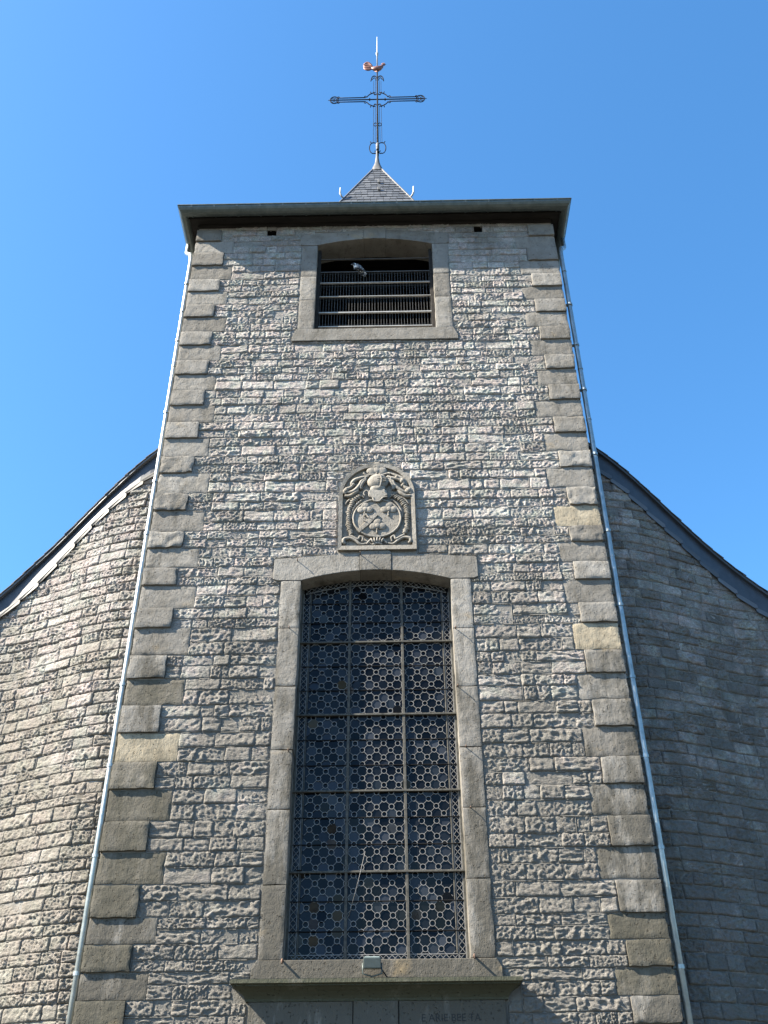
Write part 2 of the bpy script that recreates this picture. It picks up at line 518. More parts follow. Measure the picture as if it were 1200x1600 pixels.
def fill_row(x0, x1, wmin, wmax):
    """cut a stretch into stone lengths"""
    out, x = [], x0
    while x1-x > 1e-3:
        w = random.uniform(wmin, wmax)
        if x1-x-w < wmin*.8: w = x1-x
        if w > wmax*1.25: w *= .5
        out.append((x, x+w)); x += w
    return out

# ------------------------------------------------------------------ the tower
HW = 3.31
tower = thing('church_tower', 'tall square grey limestone church tower with projecting corner stones and slate spirelet', 'tower', (0, 3.3, 0))
QP = [(16.395, 16.706), (15.72, 16.07), (15.04, 15.36), (14.39, 14.71), (13.72, 14.04), (13.04, 13.36), (12.36, 12.69), (11.675, 12.0),
      (10.98, 11.31), (10.266, 10.60), (9.61, 9.90), (8.973, 9.274), (8.288, 8.604), (7.525, 7.87), (6.767, 7.145), (6.018, 6.374),
      (5.252, 5.628), (4.498, 4.87), (3.919, 4.211), (3.343, 3.634), (2.75, 3.05), (2.15, 2.45), (1.55, 1.85), (.95, 1.25), (.35, .65)]
# inner edge of each projecting block, left then right, and of each flush block below it
LPX = [2.84, 2.758, 2.754, 2.792, 2.774, 2.764, 2.767, 2.793, 2.792, 2.81, 2.804, 2.823, 2.815, 2.809, 2.798, 2.76, 2.749, 2.76, 2.755, 2.762]
RPX = [2.837, 2.766, 2.79, 2.78, 2.795, 2.818, 2.812, 2.813, 2.823, 2.868, 2.822, 2.807, 2.815, 2.797, 2.799, 2.808, 2.799, 2.789, 2.805, 2.774]
LFX = [2.60, 2.573, 2.603, 2.568, 2.593, 2.617, 2.579, 2.602, 2.534, 2.535, 2.548, 2.529, 2.54, 2.53, 2.516, 2.519, 2.512, 2.519, 2.551]
RFX = [2.587, 2.604, 2.59, 2.59, 2.60, 2.654, 2.561, 2.638, 2.601, 2.634, 2.642, 2.637, 2.679, 2.648, 2.636, 2.628, 2.614, 2.641, 2.639]
gv = lambda A, k: A[k] if k < len(A) else A[-1] + random.uniform(-.03, .03)

# wall core with its openings (mortar face)
def sheet_with_holes(xs, zs, holes, y):
    mb = MB()
    for i in range(len(xs)-1):
        for j in range(len(zs)-1):
            xm, zm = (xs[i]+xs[i+1])/2, (zs[j]+zs[j+1])/2
            if any(h[0] < xm < h[1] and h[2] < zm < h[3] for h in holes): continue
            mb.add([(xs[i], y, zs[j]), (xs[i+1], y, zs[j]), (xs[i+1], y, zs[j+1]), (xs[i], y, zs[j+1])], [(0, 1, 2, 3)])
    return mb
holes = [(-1.2, 1.2, 3.9, 9.3), (-1.2, 1.2, 13.9, 16.5), (-1.0, 1.0, 0, 2.9), (-2.0, -1.83, 16.555, 16.72), (1.845, 1.995, 16.555, 16.72)]
xs = sorted({-HW+.03, HW-.03} | {h[0] for h in holes} | {h[1] for h in holes})
zs = sorted({0., 17.0} | {h[2] for h in holes} | {h[3] for h in holes})
core = sheet_with_holes(xs, zs, holes, .004)
T = .55
core.add([(-HW+.03, .012, 0), (-HW+.03, 6.6, 0), (-HW+.03, 6.6, 17.0), (-HW+.03, .012, 17.0)], [(0, 1, 2, 3)])
core.add([(HW-.03, .012, 0), (HW-.03, 6.6, 0), (HW-.03, 6.6, 17.0), (HW-.03, .012, 17.0)], [(0, 3, 2, 1)])
core.add([(-HW+.03, 6.6, 0), (HW-.03, 6.6, 0), (HW-.03, 6.6, 17.0), (-HW+.03, 6.6, 17.0)], [(0, 1, 2, 3)])
wall = core.build('wall', M['mortar'], tower)
# insides: chamber floor and ceiling behind the belfry opening, black lining behind putlog holes
MB().box(-HW+.1, HW-.1, .42, 6.5, 13.4, 13.5).build('belfry_floor', M['timber'], tower)
MB().box(-HW+.1, HW-.1, .42, 6.5, 16.84, 16.9).build('belfry_ceiling', M['timber'], tower)

# quoins, each a block of its own
def quoin(side, xin, z0, z1, yf, mat, bev):
    a, b = (-HW, -xin) if side < 0 else (xin, HW)
    g = .006
    j = lambda q=.006: random.uniform(-q, q)
    rough = bev > .02
    dressed_block('quoin', a if side < 0 else a+j(), b+j() if side < 0 else b, z0+g+j(.005), z1-g+j(.005), yf+j(.003), .30, mat, tower, .009 if rough else random.uniform(.0018, .0042), .022 if rough else random.uniform(.007, .016))
OCHRE_L = {11: 0, 15: 1}
for k, (z0, z1) in enumerate(QP):
    zf = QP[k+1][1] if k+1 < len(QP) else 0.0
    for side in (-1, 1):
        xin = gv(LPX if side < 0 else RPX, k)
        wp = (side < 0 and k in (15, 16, 17, 18, 19)) or (side > 0 and k in (18,))
        quoin(side, xin, z0, z1, -.040, M['weathered'] if wp else M['dressed'], .03 if k in (8, 9, 10) or (side > 0 and k == 9) else .01)
        xf = gv(LFX if side < 0 else RFX, k)
        om = (side < 0 and k in (14,)) or (side > 0 and k in (9, 12))
        wq = (side < 0 and k in (13, 15, 16)) or (side > 0 and k in (17, 18))
        quoin(side, xf, zf, z0, -.008, M['ochre'] if om else M['weathered'] if wq else M['dressed'], .007)

# exclusions for rubble: (x0, x1, z0, z1)
EX = [(-1.345, 1.345, 3.80, 9.03), (-1.46, 1.46, 9.01, 9.395), (-1.05, 1.05, 9.39, 9.46), (-1.41, 1.41, 3.6, 4.04), (-1.60, 1.60, 3.60, 3.80), (-1.43, 1.43, 0, 3.62),
      (-1.335, 1.335, 13.77, 16.53), (-1.42, 1.42, 13.76, 14.06), (-1.1, 1.1, 16.5, 16.62), (-.56, .61, 9.46, 10.50),
      (-2.0, -1.83, 16.555, 16.72), (1.845, 1.995, 16.555, 16.72)]
for q in range(8):          # stepped edge of the plaque's round head
    za, zb = 10.5+q*.075, 10.5+(q+1)*.075
    hwid = .585*math.sqrt(max(0, 1-((za+.01-10.5)/.60)**2))
    EX.append((.025-hwid, .025+hwid, za, zb))
rows = []
zb = [16.785] + [z for p in QP for z in (p[1], p[0])] + [0.0]
for a, b in zip(zb[:-1], zb[1:]):
    k = 1 if a-b < .2 else 2
    s = random.uniform(.43, .57)
    cuts = [a, b] if k == 1 else [a, a+(b-a)*s, b]
    rows += [(cuts[i+1], cuts[i]) for i in range(len(cuts)-1)]
specs = []
for za, zb_ in rows:
    zm = (za+zb_)/2
    # quoin limits at this height
    lim = [2.6, 2.6]
    for k, (z0, z1) in enumerate(QP):
        zf = QP[k+1][1] if k+1 < len(QP) else 0.0
        if z0 <= zm <= z1: lim = [gv(LPX, k), gv(RPX, k)]
        if zf <= zm < z0: lim = [gv(LFX, k), gv(RFX, k)]
    lo, hi = -lim[0], lim[1]
    cuts = {lo, hi}
    for e in EX:
        if e[2] < zb_-.012 and e[3] > za+.012:
            cuts |= {max(lo, min(hi, e[0])), max(lo, min(hi, e[1]))}
    cuts = sorted(cuts)
    segs = []
    for x0, x1 in zip(cuts[:-1], cuts[1:]):
        if x1-x0 < .02: continue
        xm = (x0+x1)/2
        a, b = za, zb_
        for e in EX:
            if e[0] < xm < e[1] and e[2] < b and e[3] > a:
                if e[2] <= a+.012 and e[3] >= b-.012: a = b
                elif e[2] <= a+.012: a = e[3]
                elif e[3] >= b-.012: b = e[2]
                elif e[3]-a < b-e[2]: a = e[3]
                else: b = e[2]
        if b-a < .035: continue
        if segs and abs(segs[-1][1]-x0) < 1e-6 and abs(segs[-1][2]-a) < 1e-6 and abs(segs[-1][3]-b) < 1e-6:
            segs[-1][1] = x1
        else: segs.append([x0, x1, a, b])
    for x0, x1, a, b in segs:
        for p, q in fill_row(x0, x1, .17, .60):
            g = random.uniform(.0005, .003)
            w, h = q-p-2*g, b-a-2*g*.9
            if w < .05 or h < .03: continue
            specs.append(((p+q)/2, 0.0, (a+b)/2, w, h, 0.0))
lay_stones(specs, wall, M['rubble'], 300, 'far_stones')
pointing(specs, wall, M['pointing'], .55, -.008)

# eaves: stone plate, timber soffit and fascia under the gutter
MB().box(-HW+.02, HW-.02, -.03, .02, 16.785, 16.865).build('wall_plate', M['timber'], tower, False, .006)
for x0, x1, y0, y1 in ((-3.48, 3.48, -.19, .0), (-3.46, -HW, .0, 6.6), (HW, 3.46, .0, 6.6)):
    MB().box(x0, x1, y0, y1, 16.87, 16.90).build('soffit_board', M['timber'], tower)
MB().box(-3.48, 3.48, -.20, -.192, 16.82, 16.93).build('fascia_board', M['timber'], tower)
for s in (-1, 1):
    MB().box(min(s*3.462, s*3.47), max(s*3.462, s*3.47), -.19, 6.7, 16.82, 16.93).build('fascia_board', M['timber'], tower)

# roof: low skirt and a steep slated spirelet over the middle
roof = MB().add([(-3.53, -.33, 16.95), (3.53, -.33, 16.95), (3.53, 6.88, 16.95), (-3.53, 6.88, 16.95), (-1.0, 2.3, 20.26), (1.0, 2.3, 20.26), (1.0, 4.3, 20.26), (-1.0, 4.3, 20.26)],
        [(0, 1, 5, 4), (1, 2, 6, 5), (2, 3, 7, 6), (3, 0, 4, 7)]).build('roof', M['slate'], tower)
def spire_b(z): return .105 + (23.0-z)/3.04
CY = 3.3
zs0, zs1 = 20.26, 23.0
b0, b1 = spire_b(zs0)-.02, spire_b(zs1)-.02
MB().add([(sx*b, CY+sy*b, z) for z, b in ((zs0, b0), (zs1, b1)) for sx, sy in ((-1, -1), (1, -1), (1, 1), (-1, 1))],
         [(0, 1, 5, 4), (1, 2, 6, 5), (2, 3, 7, 6), (3, 0, 4, 7)]).build('spirelet', M['slate'], tower)
sl = MB()
nrow = 17
for fi in range(4):
    rotm = Matrix.Translation((0, CY, 0)) @ Matrix.Rotation(fi*PI/2, 4, 'Z')
    for j in range(nrow):
        za = zs0 + (zs1-zs0)*j/nrow; zt = za + (zs1-zs0)/nrow*1.15
        ba, bt = spire_b(za), spire_b(min(zt, zs1))
        n = max(1, int(2*ba/.145))
        sh = .5*(j % 2)
        for i in range(-1, n+1):
            u0, u1 = (i+sh)/n*2-1, (i+1+sh)/n*2-1
            u0, u1 = max(-1, u0), min(1, u1)
            if u1-u0 < .04: continue
            d = random.uniform(.010, .020); g = .004
            v = []
            for (u, bb, z, dd) in ((u0, ba, za, d), (u1, ba, za, d), (u1, bt, zt, .001), (u0, bt, zt, .001)):
                gg = g if u == u0 else -g
                v.append(rotm @ Vector((u*bb+gg, -bb-dd, z)))
            v += [rotm @ Vector((u0*ba+g, -ba+.004, za)), rotm @ Vector((u1*ba-g, -ba+.004, za))]
            sl.add(v, [(0, 1, 2, 3), (4, 5, 1, 0)])
stuff(sl.build('slate_courses', M['slate'], tower))
for sx, sy in ((-1, -1), (1, -1), (1, 1), (-1, 1)):      # hip flashings
    pts = [(sx*(spire_b(z)+.006), CY+sy*(spire_b(z)+.006), z) for z in (zs0, 21.2, 22.1, zs1)]
    MB().tube(pts, .022, 6).build('hip_flashing', M['leadcap'], tower, True)
# lead cap flaring into the foot of the cross
prof = [(.150, 22.95), (.128, 23.05), (.088, 23.22), (.060, 23.42), (.042, 23.62), (.030, 23.82), (.030, 23.90)]
cap = MB()
n = 12
vv, ff = [], []
for r_, z in prof:
    sq = .75 if r_ > .07 else 0
    for j in range(n):
        a = 2*PI*(j+.5)/n
        k = 1/max(abs(math.cos(a)), abs(math.sin(a)))
        rad = r_*(1+(k-1)*sq)
        vv.append((rad*math.cos(a), CY+rad*math.sin(a), z))
ff = [(i*n+j, i*n+(j+1) % n, (i+1)*n+(j+1) % n, (i+1)*n+j) for i in range(len(prof)-1) for j in range(n)]
cap.add(vv, ff + [tuple((len(prof)-1)*n+j for j in range(n))])
cap.build('finial_cap', M['leadcap'], tower, True)
for sx in (-1, 1):                                        # ladder hooks on the hips
    bx_ = spire_b(21.0)
    MB().tube([(sx*bx_, CY-bx_, 21.0), (sx*(bx_+.05), CY-bx_-.06, 20.98), (sx*(bx_+.09), CY-bx_-.08, 21.08), (sx*(bx_+.09), CY-bx_-.06, 21.32)], [.016, .02, .022, .014], 6).build('roof_hook', M['white'], tower, True)
for z, r_ in ((21.95, .03), (21.45, .035)):
    b_ = spire_b(z)
    MB().box(-r_+.05, r_+.05, CY-b_-.05, CY-b_-.005, z, z+.11).build('slate_hook', M['leadcap'], tower, False, .006)

# ------------------------------------------------------------------ dressed openings
def block(poly, y0, y1, name, mat, parent, bev=.006):
    return MB().prism(poly, y0, y1).build(name, mat, parent, False, bev, 2)
def rect(x0, x1, z0, z1): return [(x0, z0), (x1, z0), (x1, z1), (x0, z1)]
g = .003
# --- main window: iron frame is the part, stones and leads its pieces
WY = .255
XI, XO, SPR, CROWN = 1.055, 1.337, 9.02, 9.18
def arc_z(x, spr, crown, half):                          # segmental arch
    s = crown-spr
    r_ = (half*half+s*s)/(2*s)
    return crown-r_+math.sqrt(r_*r_-x*x)
wf = MB()
heads = lambda x: arc_z(x, SPR, CROWN, XI)
for x in (-.368, .362):
    wf.box(x-.017, x+.017, WY-.035, WY+.01, 4.03, heads(x)+.02)
for z in (5.057, 6.051, 7.082, 8.157):
    wf.box(-XI-.01, XI+.01, WY-.045, WY-.036, z-.012, z+.012)
    wf.box(-XI-.01, XI+.01, WY-.036, WY+.008, z-.008, z+.012)
for s in (-1, 1):
    wf.box(min(s*1.03, s*1.06), max(s*1.03, s*1.06), WY-.02, WY+.02, 4.03, SPR+.02)
    wf.box(min(s*.915, s*.93), max(s*.915, s*.93), WY-.015, WY+.006, 4.14, 8.95)
wf.box(-XI, XI, WY-.02, WY+.02, 4.02, 4.05)
window = wf.build('leaded_window', M['frame'], tower, False, .003)
window['label'] = 'tall arched window of dark panes in pale lead rings'
majors = [4.05, 5.057, 6.051, 7.082, 8.157, 9.1]
for a, b in zip(majors[:-1], majors[1:]):                # thin saddle bars
    for q in (1/3, 2/3):
        z = a+(b-a)*q
        MB().tube([(-1.04, WY-.012, z), (1.04, WY-.012, z)], .0065, 5).build('saddle_bar', M['iron'], window)
# lead net: rings joined by diagonal cames, panes between
A = .0925
ox, oz = 0.0, 4.19
XL = .915
lead = MB()
panes = []
def warp(x, z):
    return (x+.007*noise.noise((x*2.3, 1, z*2.3)), z+.007*noise.noise((x*2.3, 9, z*2.3)))
ni = int(XL/A)+1
nj = int((9.2-4.14)/A)+2
inside = lambda x, z: abs(x) <= XL+.001 and 4.14 <= z <= heads(x)-.10
for i in range(-ni, ni+1):
    for j in range(-1, nj):
        x, z = warp(ox+i*A, oz+j*A)
        if (i+j) % 2 == 0:
            if inside(x, z):
                rr = .0335*random.uniform(.94, 1.06)
                pts = [(x+rr*math.cos(2*PI*k/12), WY-.006, z+rr*math.sin(2*PI*k/12)) for k in range(13)]
                lead.tube(pts, .0050, 4, False)
            for di in (-1, 1):
                x2, z2 = warp(ox+(i+di)*A, oz+(j+1)*A)
                xm, zm = (x+x2)/2, (z+z2)/2
                if inside(xm, zm):
                    d = Vector((x2-x, 0, z2-z)).normalized()*.034
                    pa = Vector((x, WY-.006, z))+d; pb = Vector((x2, WY-.006, z2))-d
                    lead.tube([pa, pb], .0040, 4, False)
        else:
            if abs(x) <= XL+A*.7 and 4.14-A*.6 <= z <= heads(min(abs(x), 1.0))-.10+A*.5:
                panes.append((x, z))
lead.build('lead_net', M['lead'], window)
# criss-cross border strips
bd = MB()
def cross_strip(xa, xb, za, zc, step, vertical=True):
    n_ = max(1, int(round((zc-za)/step if vertical else (xb-xa)/step)))
    for k in range(n_):
        if vertical:
            p, q = za+(zc-za)*k/n_, za+(zc-za)*(k+1)/n_
            bd.tube([(xa, WY-.006, p), (xb, WY-.006, q)], .004, 4, False); bd.tube([(xb, WY-.006, p), (xa, WY-.006, q)], .004, 4, False)
        else:
            p, q = xa+(xb-xa)*k/n_, xa+(xb-xa)*(k+1)/n_
            bd.tube([(p, WY-.006, za), (q, WY-.006, zc)], .004, 4, False); bd.tube([(p, WY-.006, zc), (q, WY-.006, za)], .004, 4, False)
for s in (-1, 1):
    cross_strip(min(s*.945, s*1.02), max(s*.945, s*1.02), 4.14, 8.9, .085)
    for x in (.940, 1.024): bd.tube([(s*x, WY-.006, 4.06), (s*x, WY-.006, 8.95)], .006, 4, False)
cross_strip(-1.0, 1.0, 4.06, 4.125, .07, False)
bd.tube([(-1.02, WY-.006, 4.132), (1.02, WY-.006, 4.132)], .006, 4, False)
n_ = 26
for k in range(n_):                                      # arched head strip
    xa, xb = -1.0+2.0*k/n_, -1.0+2.0*(k+1)/n_
    for p, q in ((.015, .085), (.085, .015)):
        bd.tube([(xa, WY-.006, heads(xa)-p), (xb, WY-.006, heads(xb)-q)], .004, 4, False)
    bd.tube([(xa, WY-.006, heads(xa)-.09), (xb, WY-.006, heads(xb)-.09)], .006, 4, False)
bd.build('lead_border', M['lead'], window)
# panes: octagons that sit a hair askew, so each one mirrors its own bit of sky
oct_ = [(-A*.93, .0-A*.30), (-A*.93, A*.30), (-A*.30, A*.93), (A*.30, A*.93), (A*.93, A*.30), (A*.93, -A*.30), (A*.30, -A*.93), (-A*.30, -A*.93)]
octv = [(x*.97, 0, z*.97) for x, z in [(-.62*A, -.38*A), (-.62*A, .38*A)]]
pv = []
for k in range(8):
    a = PI/8 + k*PI/4
    pv.append((A*.80*math.cos(a), 0, A*.80*math.sin(a)))
pane_me = bpy.data.meshes.new('pane')
pane_me.from_pydata(pv, [], [tuple(range(8))]); pane_me.materials.append(M['glass'])
panes.sort(key=lambda p: p[1])
rest = MB()
cand = []
for (x, z) in panes:
    ax, az = random.gauss(0, .05), random.gauss(0, .045)
    if random.random() < .08: ax *= 3; az *= 3
    M4 = Matrix.Translation((x, WY, z)) @ Matrix.Rotation(ax, 4, 'X') @ Matrix.Rotation(az, 4, 'Z')
    cand.append(M4)
for n_, M4 in enumerate(cand):
    if n_ < 300:
        o = link('pane', pane_me, M['glass'], window); o.matrix_basis = M4
    else:
        rest.add([M4 @ Vector(p) for p in pv], [tuple(range(8))])
stuff(rest.build('upper_panes', M['glass'], window))
MB().box(-1.05, 1.05, WY+.012, WY+.02, 4.03, 9.2).build('backing_glass', M['glass'], window)
MB().box(-1.3, 1.3, .45, .5, 3.9, 9.4).build('dark_interior', M['louvre'], window)
# stone jambs
for s, js in ((-1, [4.03, 4.85, 5.747, 6.512, 7.391, 8.259, SPR]), (1, [4.03, 4.90, 5.744, 6.52, 7.357, 8.226, SPR])):
    for a, b in zip(js[:-1], js[1:]):
        x0, x1 = sorted((s*XI, s*(XO+random.uniform(-.004, .004))))
        yf = -.022+random.uniform(-.003, .003)
        dressed_block('jamb_stone', x0, x1, a+g, b-g, yf, .42, M['dressed'], window, .0018, .007)
# segmental lintel: two long ears, keystone
def lintel(parent, spr, crown, half, ear, ear_top, key_b, key_t, kx, top_mid, yf):
    az_ = lambda x: arc_z(max(-half, min(half, x)), spr, crown, half)
    for s in (-1, 1):
        xs_ = [s*(half+(kx-half)*i/12) for i in range(13)]
        poly = [(s*ear, spr+.03), (s*(ear-.06), spr+.005), (s*half, spr)] + [(x, az_(x)) for x in xs_[1:-1]] + [(s*(kx+.003), az_(kx)), (s*(kx+.008), top_mid)]
        poly += [(s*(ear-.30), ear_top+.015), (s*(ear-.02), ear_top), (s*ear, ear_top-.02)]
        block(poly, yf, .42, 'lintel_stone', M['dressed'], parent)
    poly = [(-kx, az_(kx)), (0, crown), (kx, az_(kx)), (kx+.004, key_t-.03), (kx-.03, key_t), (-kx+.03, key_t), (-kx-.004, key_t-.03)]
    block(poly, yf-.008, .42, 'keystone', M['dressed'], parent)
lintel(window, SPR, CROWN, XI, 1.45, 9.385, 9.18, 9.50, .222, 9.462, -.026)
# sill
sp = [(-1.40, 3.83), (1.40, 3.83), (1.40, 3.93), (1.345, 4.027), (-1.345, 4.027), (-1.40, 3.93)]
block(sp, -.035, .42, 'sill', M['dressed'], window, .008)
# iron hold-fasts
for x, z, ln in [(-1.117, 9.343, .06), (-.219, 9.43, .085), (-1.183, 8.252, .05), (1.087, 8.212, .055), (1.073, 7.348, .055), (-1.11, 6.487, .05), (1.134, 6.512, .05), (1.148, 5.736, .03)]:
    MB().tube([(x, .0, z), (x, -.03-ln, z+.006), (x+.004, -.035-ln, z-.014)], [.007, .006, .005], 6).build('iron_pin', M['rust'], window, True)
for x, z in ((-1.05, 4.02), (1.09, 4.05)):
    MB().tube([(x, .05, z-.01), (x, -.10, z+.0), (x, -.125, z-.012), (x, -.13, z-.05)], [.013, .013, .013, .010], 6).build('iron_pin', M['rust'], window, True)
MB().tube([(-.14, WY-.03, 5.30), (-.22, WY-.05, 4.95), (-.33, WY-.03, 4.55)], .0035, 4).build('loose_wire', M['lead'], window, True)

# --- belfry opening
BXI, BXO, BS, BC = 1.045, 1.327, 16.23, 16.395
bf = MB()
for s in (-1, 1):
    bf.box(min(s*.985, s*1.05), max(s*.985, s*1.05), .10, .16, 14.05, 16.23)
bf.box(-1.05, 1.05, .10, .16, 14.052, 14.10)
belfry = bf.build('belfry_opening', M['timber'], tower, False, .004)
for s, js in ((-1, [14.045, 14.78, 15.394, BS]), (1, [14.045, 14.82, 15.419, BS])):
    for a, b in zip(js[:-1], js[1:]):
        x0, x1 = sorted((s*BXI, s*(BXO+random.uniform(-.004, .004))))
        dressed_block('jamb_stone', x0, x1, a+g, b-g, -.022+random.uniform(-.003, .003), .42, M['dressed'], belfry, .0018, .007)
lintel(belfry, BS, BC, BXI, 1.36, 16.53, BC, 16.70, .20, 16.655, -.022)
block([(-1.41, 13.765), (1.41, 13.765), (1.41, 13.86), (1.34, 14.042), (-1.34, 14.042), (-1.41, 13.86)], -.035, .42, 'sill', M['dressed'], belfry, .008)
for i, z in enumerate((15.988, 15.355, 14.998, 14.59, 14.24)):
    w_ = (.006, .008, .007, .012, .010)[i]
    MB().box(-1.0, 1.0, .105, .14, z-w_, z+w_).build('grille_rail', M['galv'] if i else M['grate'], belfry, False, .003)
MB().box(-.99, .99, .12, .135, 15.648, 15.664).build('grille_rail', M['grate'], belfry)
for k in range(39):
    x = -.97+1.94*k/38+random.uniform(-.004, .004)
    MB().tube([(x, .15, 14.10), (x, .15, 15.66)], .0042, 4).build('grille_bar', M['grate'], belfry)
for k in range(7):                                       # louvre boards deep in the opening
    z = 14.1+k*.34
    MB().add([(-1.1, .60, z), (1.1, .60, z), (1.1, .92, z+.30), (-1.1, .92, z+.30), (-1.1, .60, z+.03), (1.1, .60, z+.03), (1.1, .92, z+.33), (-1.1, .92, z+.33)],
             [(0, 3, 2, 1), (4, 5, 6, 7), (0, 1, 5, 4), (1, 2, 6, 5), (2, 3, 7, 6), (3, 0, 4, 7)]).build('louvre_board', M['louvre'], belfry)
for x0, x1, z0, z1 in ((-2.0, -1.83, 16.555, 16.72), (1.845, 1.995, 16.555, 16.72)):
    v = [(x0, .013, z0), (x1, .013, z0), (x1, .013, z1), (x0, .013, z1), (x0, .5, z0), (x1, .5, z0), (x1, .5, z1), (x0, .5, z1)]
    MB().add(v, [(0, 1, 5, 4), (1, 2, 6, 5), (2, 3, 7, 6), (3, 0, 4, 7), (4, 5, 6, 7)]).build('putlog_hole', M['louvre'], tower)

# --- portal under the window: cornice, inscribed frieze, jambs, door
pf_ = [(-.035, 3.60), (-.055, 3.60), (-.06, 3.625), (-.085, 3.65), (-.14, 3.685), (-.21, 3.715), (-.255, 3.725), (-.255, 3.74), (-.30, 3.745), (-.30, 3.785), (.0, 3.83)]
co = MB()
vv, ff = [], []
for y, z in pf_:
    e = -y*.60 + 1.405
    vv += [(-e, .02, z), (-e, y, z), (e, y, z), (e, .02, z)]
np_ = len(pf_)
for i in range(np_-1):
    for j in range(3):
        ff.append((i*4+j, i*4+j+1, (i+1)*4+j+1, (i+1)*4+j))
co.add(vv, ff)
portal_cornice = co.build('cornice', M['mossy'], tower)
for x0, x1, yf in ((-1.40, -.262, -.045), (-.252, .232, -.062), (.242, 1.40, -.045)):
    block(rect(x0, x1, 3.0, 3.598), yf, .1, 'frieze_stone', M['dressed'], tower, .005)
for s in (-1, 1):
    for a, b in ((0, 1.0), (1.0, 2.05), (2.05, 2.99)):
        x0, x1 = sorted((s*.96, s*1.40))
        block(rect(x0, x1, a+.003, b), -.04, .4, 'door_jamb', M['dressed'], tower)
door = MB().box(-.955, .955, .20, .25, .02, 2.99).build('door', M['oak'], tower)
for k in range(10):
    MB().box(-.95+.19*k+.004, -.95+.19*(k+1)-.004, .18, .199, .03, 2.98).build('plank', M['oak'], door, False, .003)
MB().tube([(.2, .18, 1.05), (.2, .12, 1.05), (.2, .12, 1.2), (.2, .18, 1.2)], .012, 6).build('handle', M['iron'], door, True)
fc = bpy.data.curves.new('inscription', 'FONT')
fc.body = 'E ARIE BEE TA'
fc.size = .105; fc.extrude = .001; fc.space_character = 1.0
tmp = bpy.data.objects.new('tmp_text', fc); C.objects.link(tmp)
dg = bpy.context.evaluated_depsgraph_get()
tm = bpy.data.meshes.new_from_object(tmp.evaluated_get(dg))
bpy.data.objects.remove(tmp, do_unlink=True)
tm.transform(Matrix.Translation((.48, -.0465, 3.392)) @ Matrix.Rotation(PI/2, 4, 'X'))
tm.materials.clear()
ins = link('inscription', tm, M['letters'], tower)

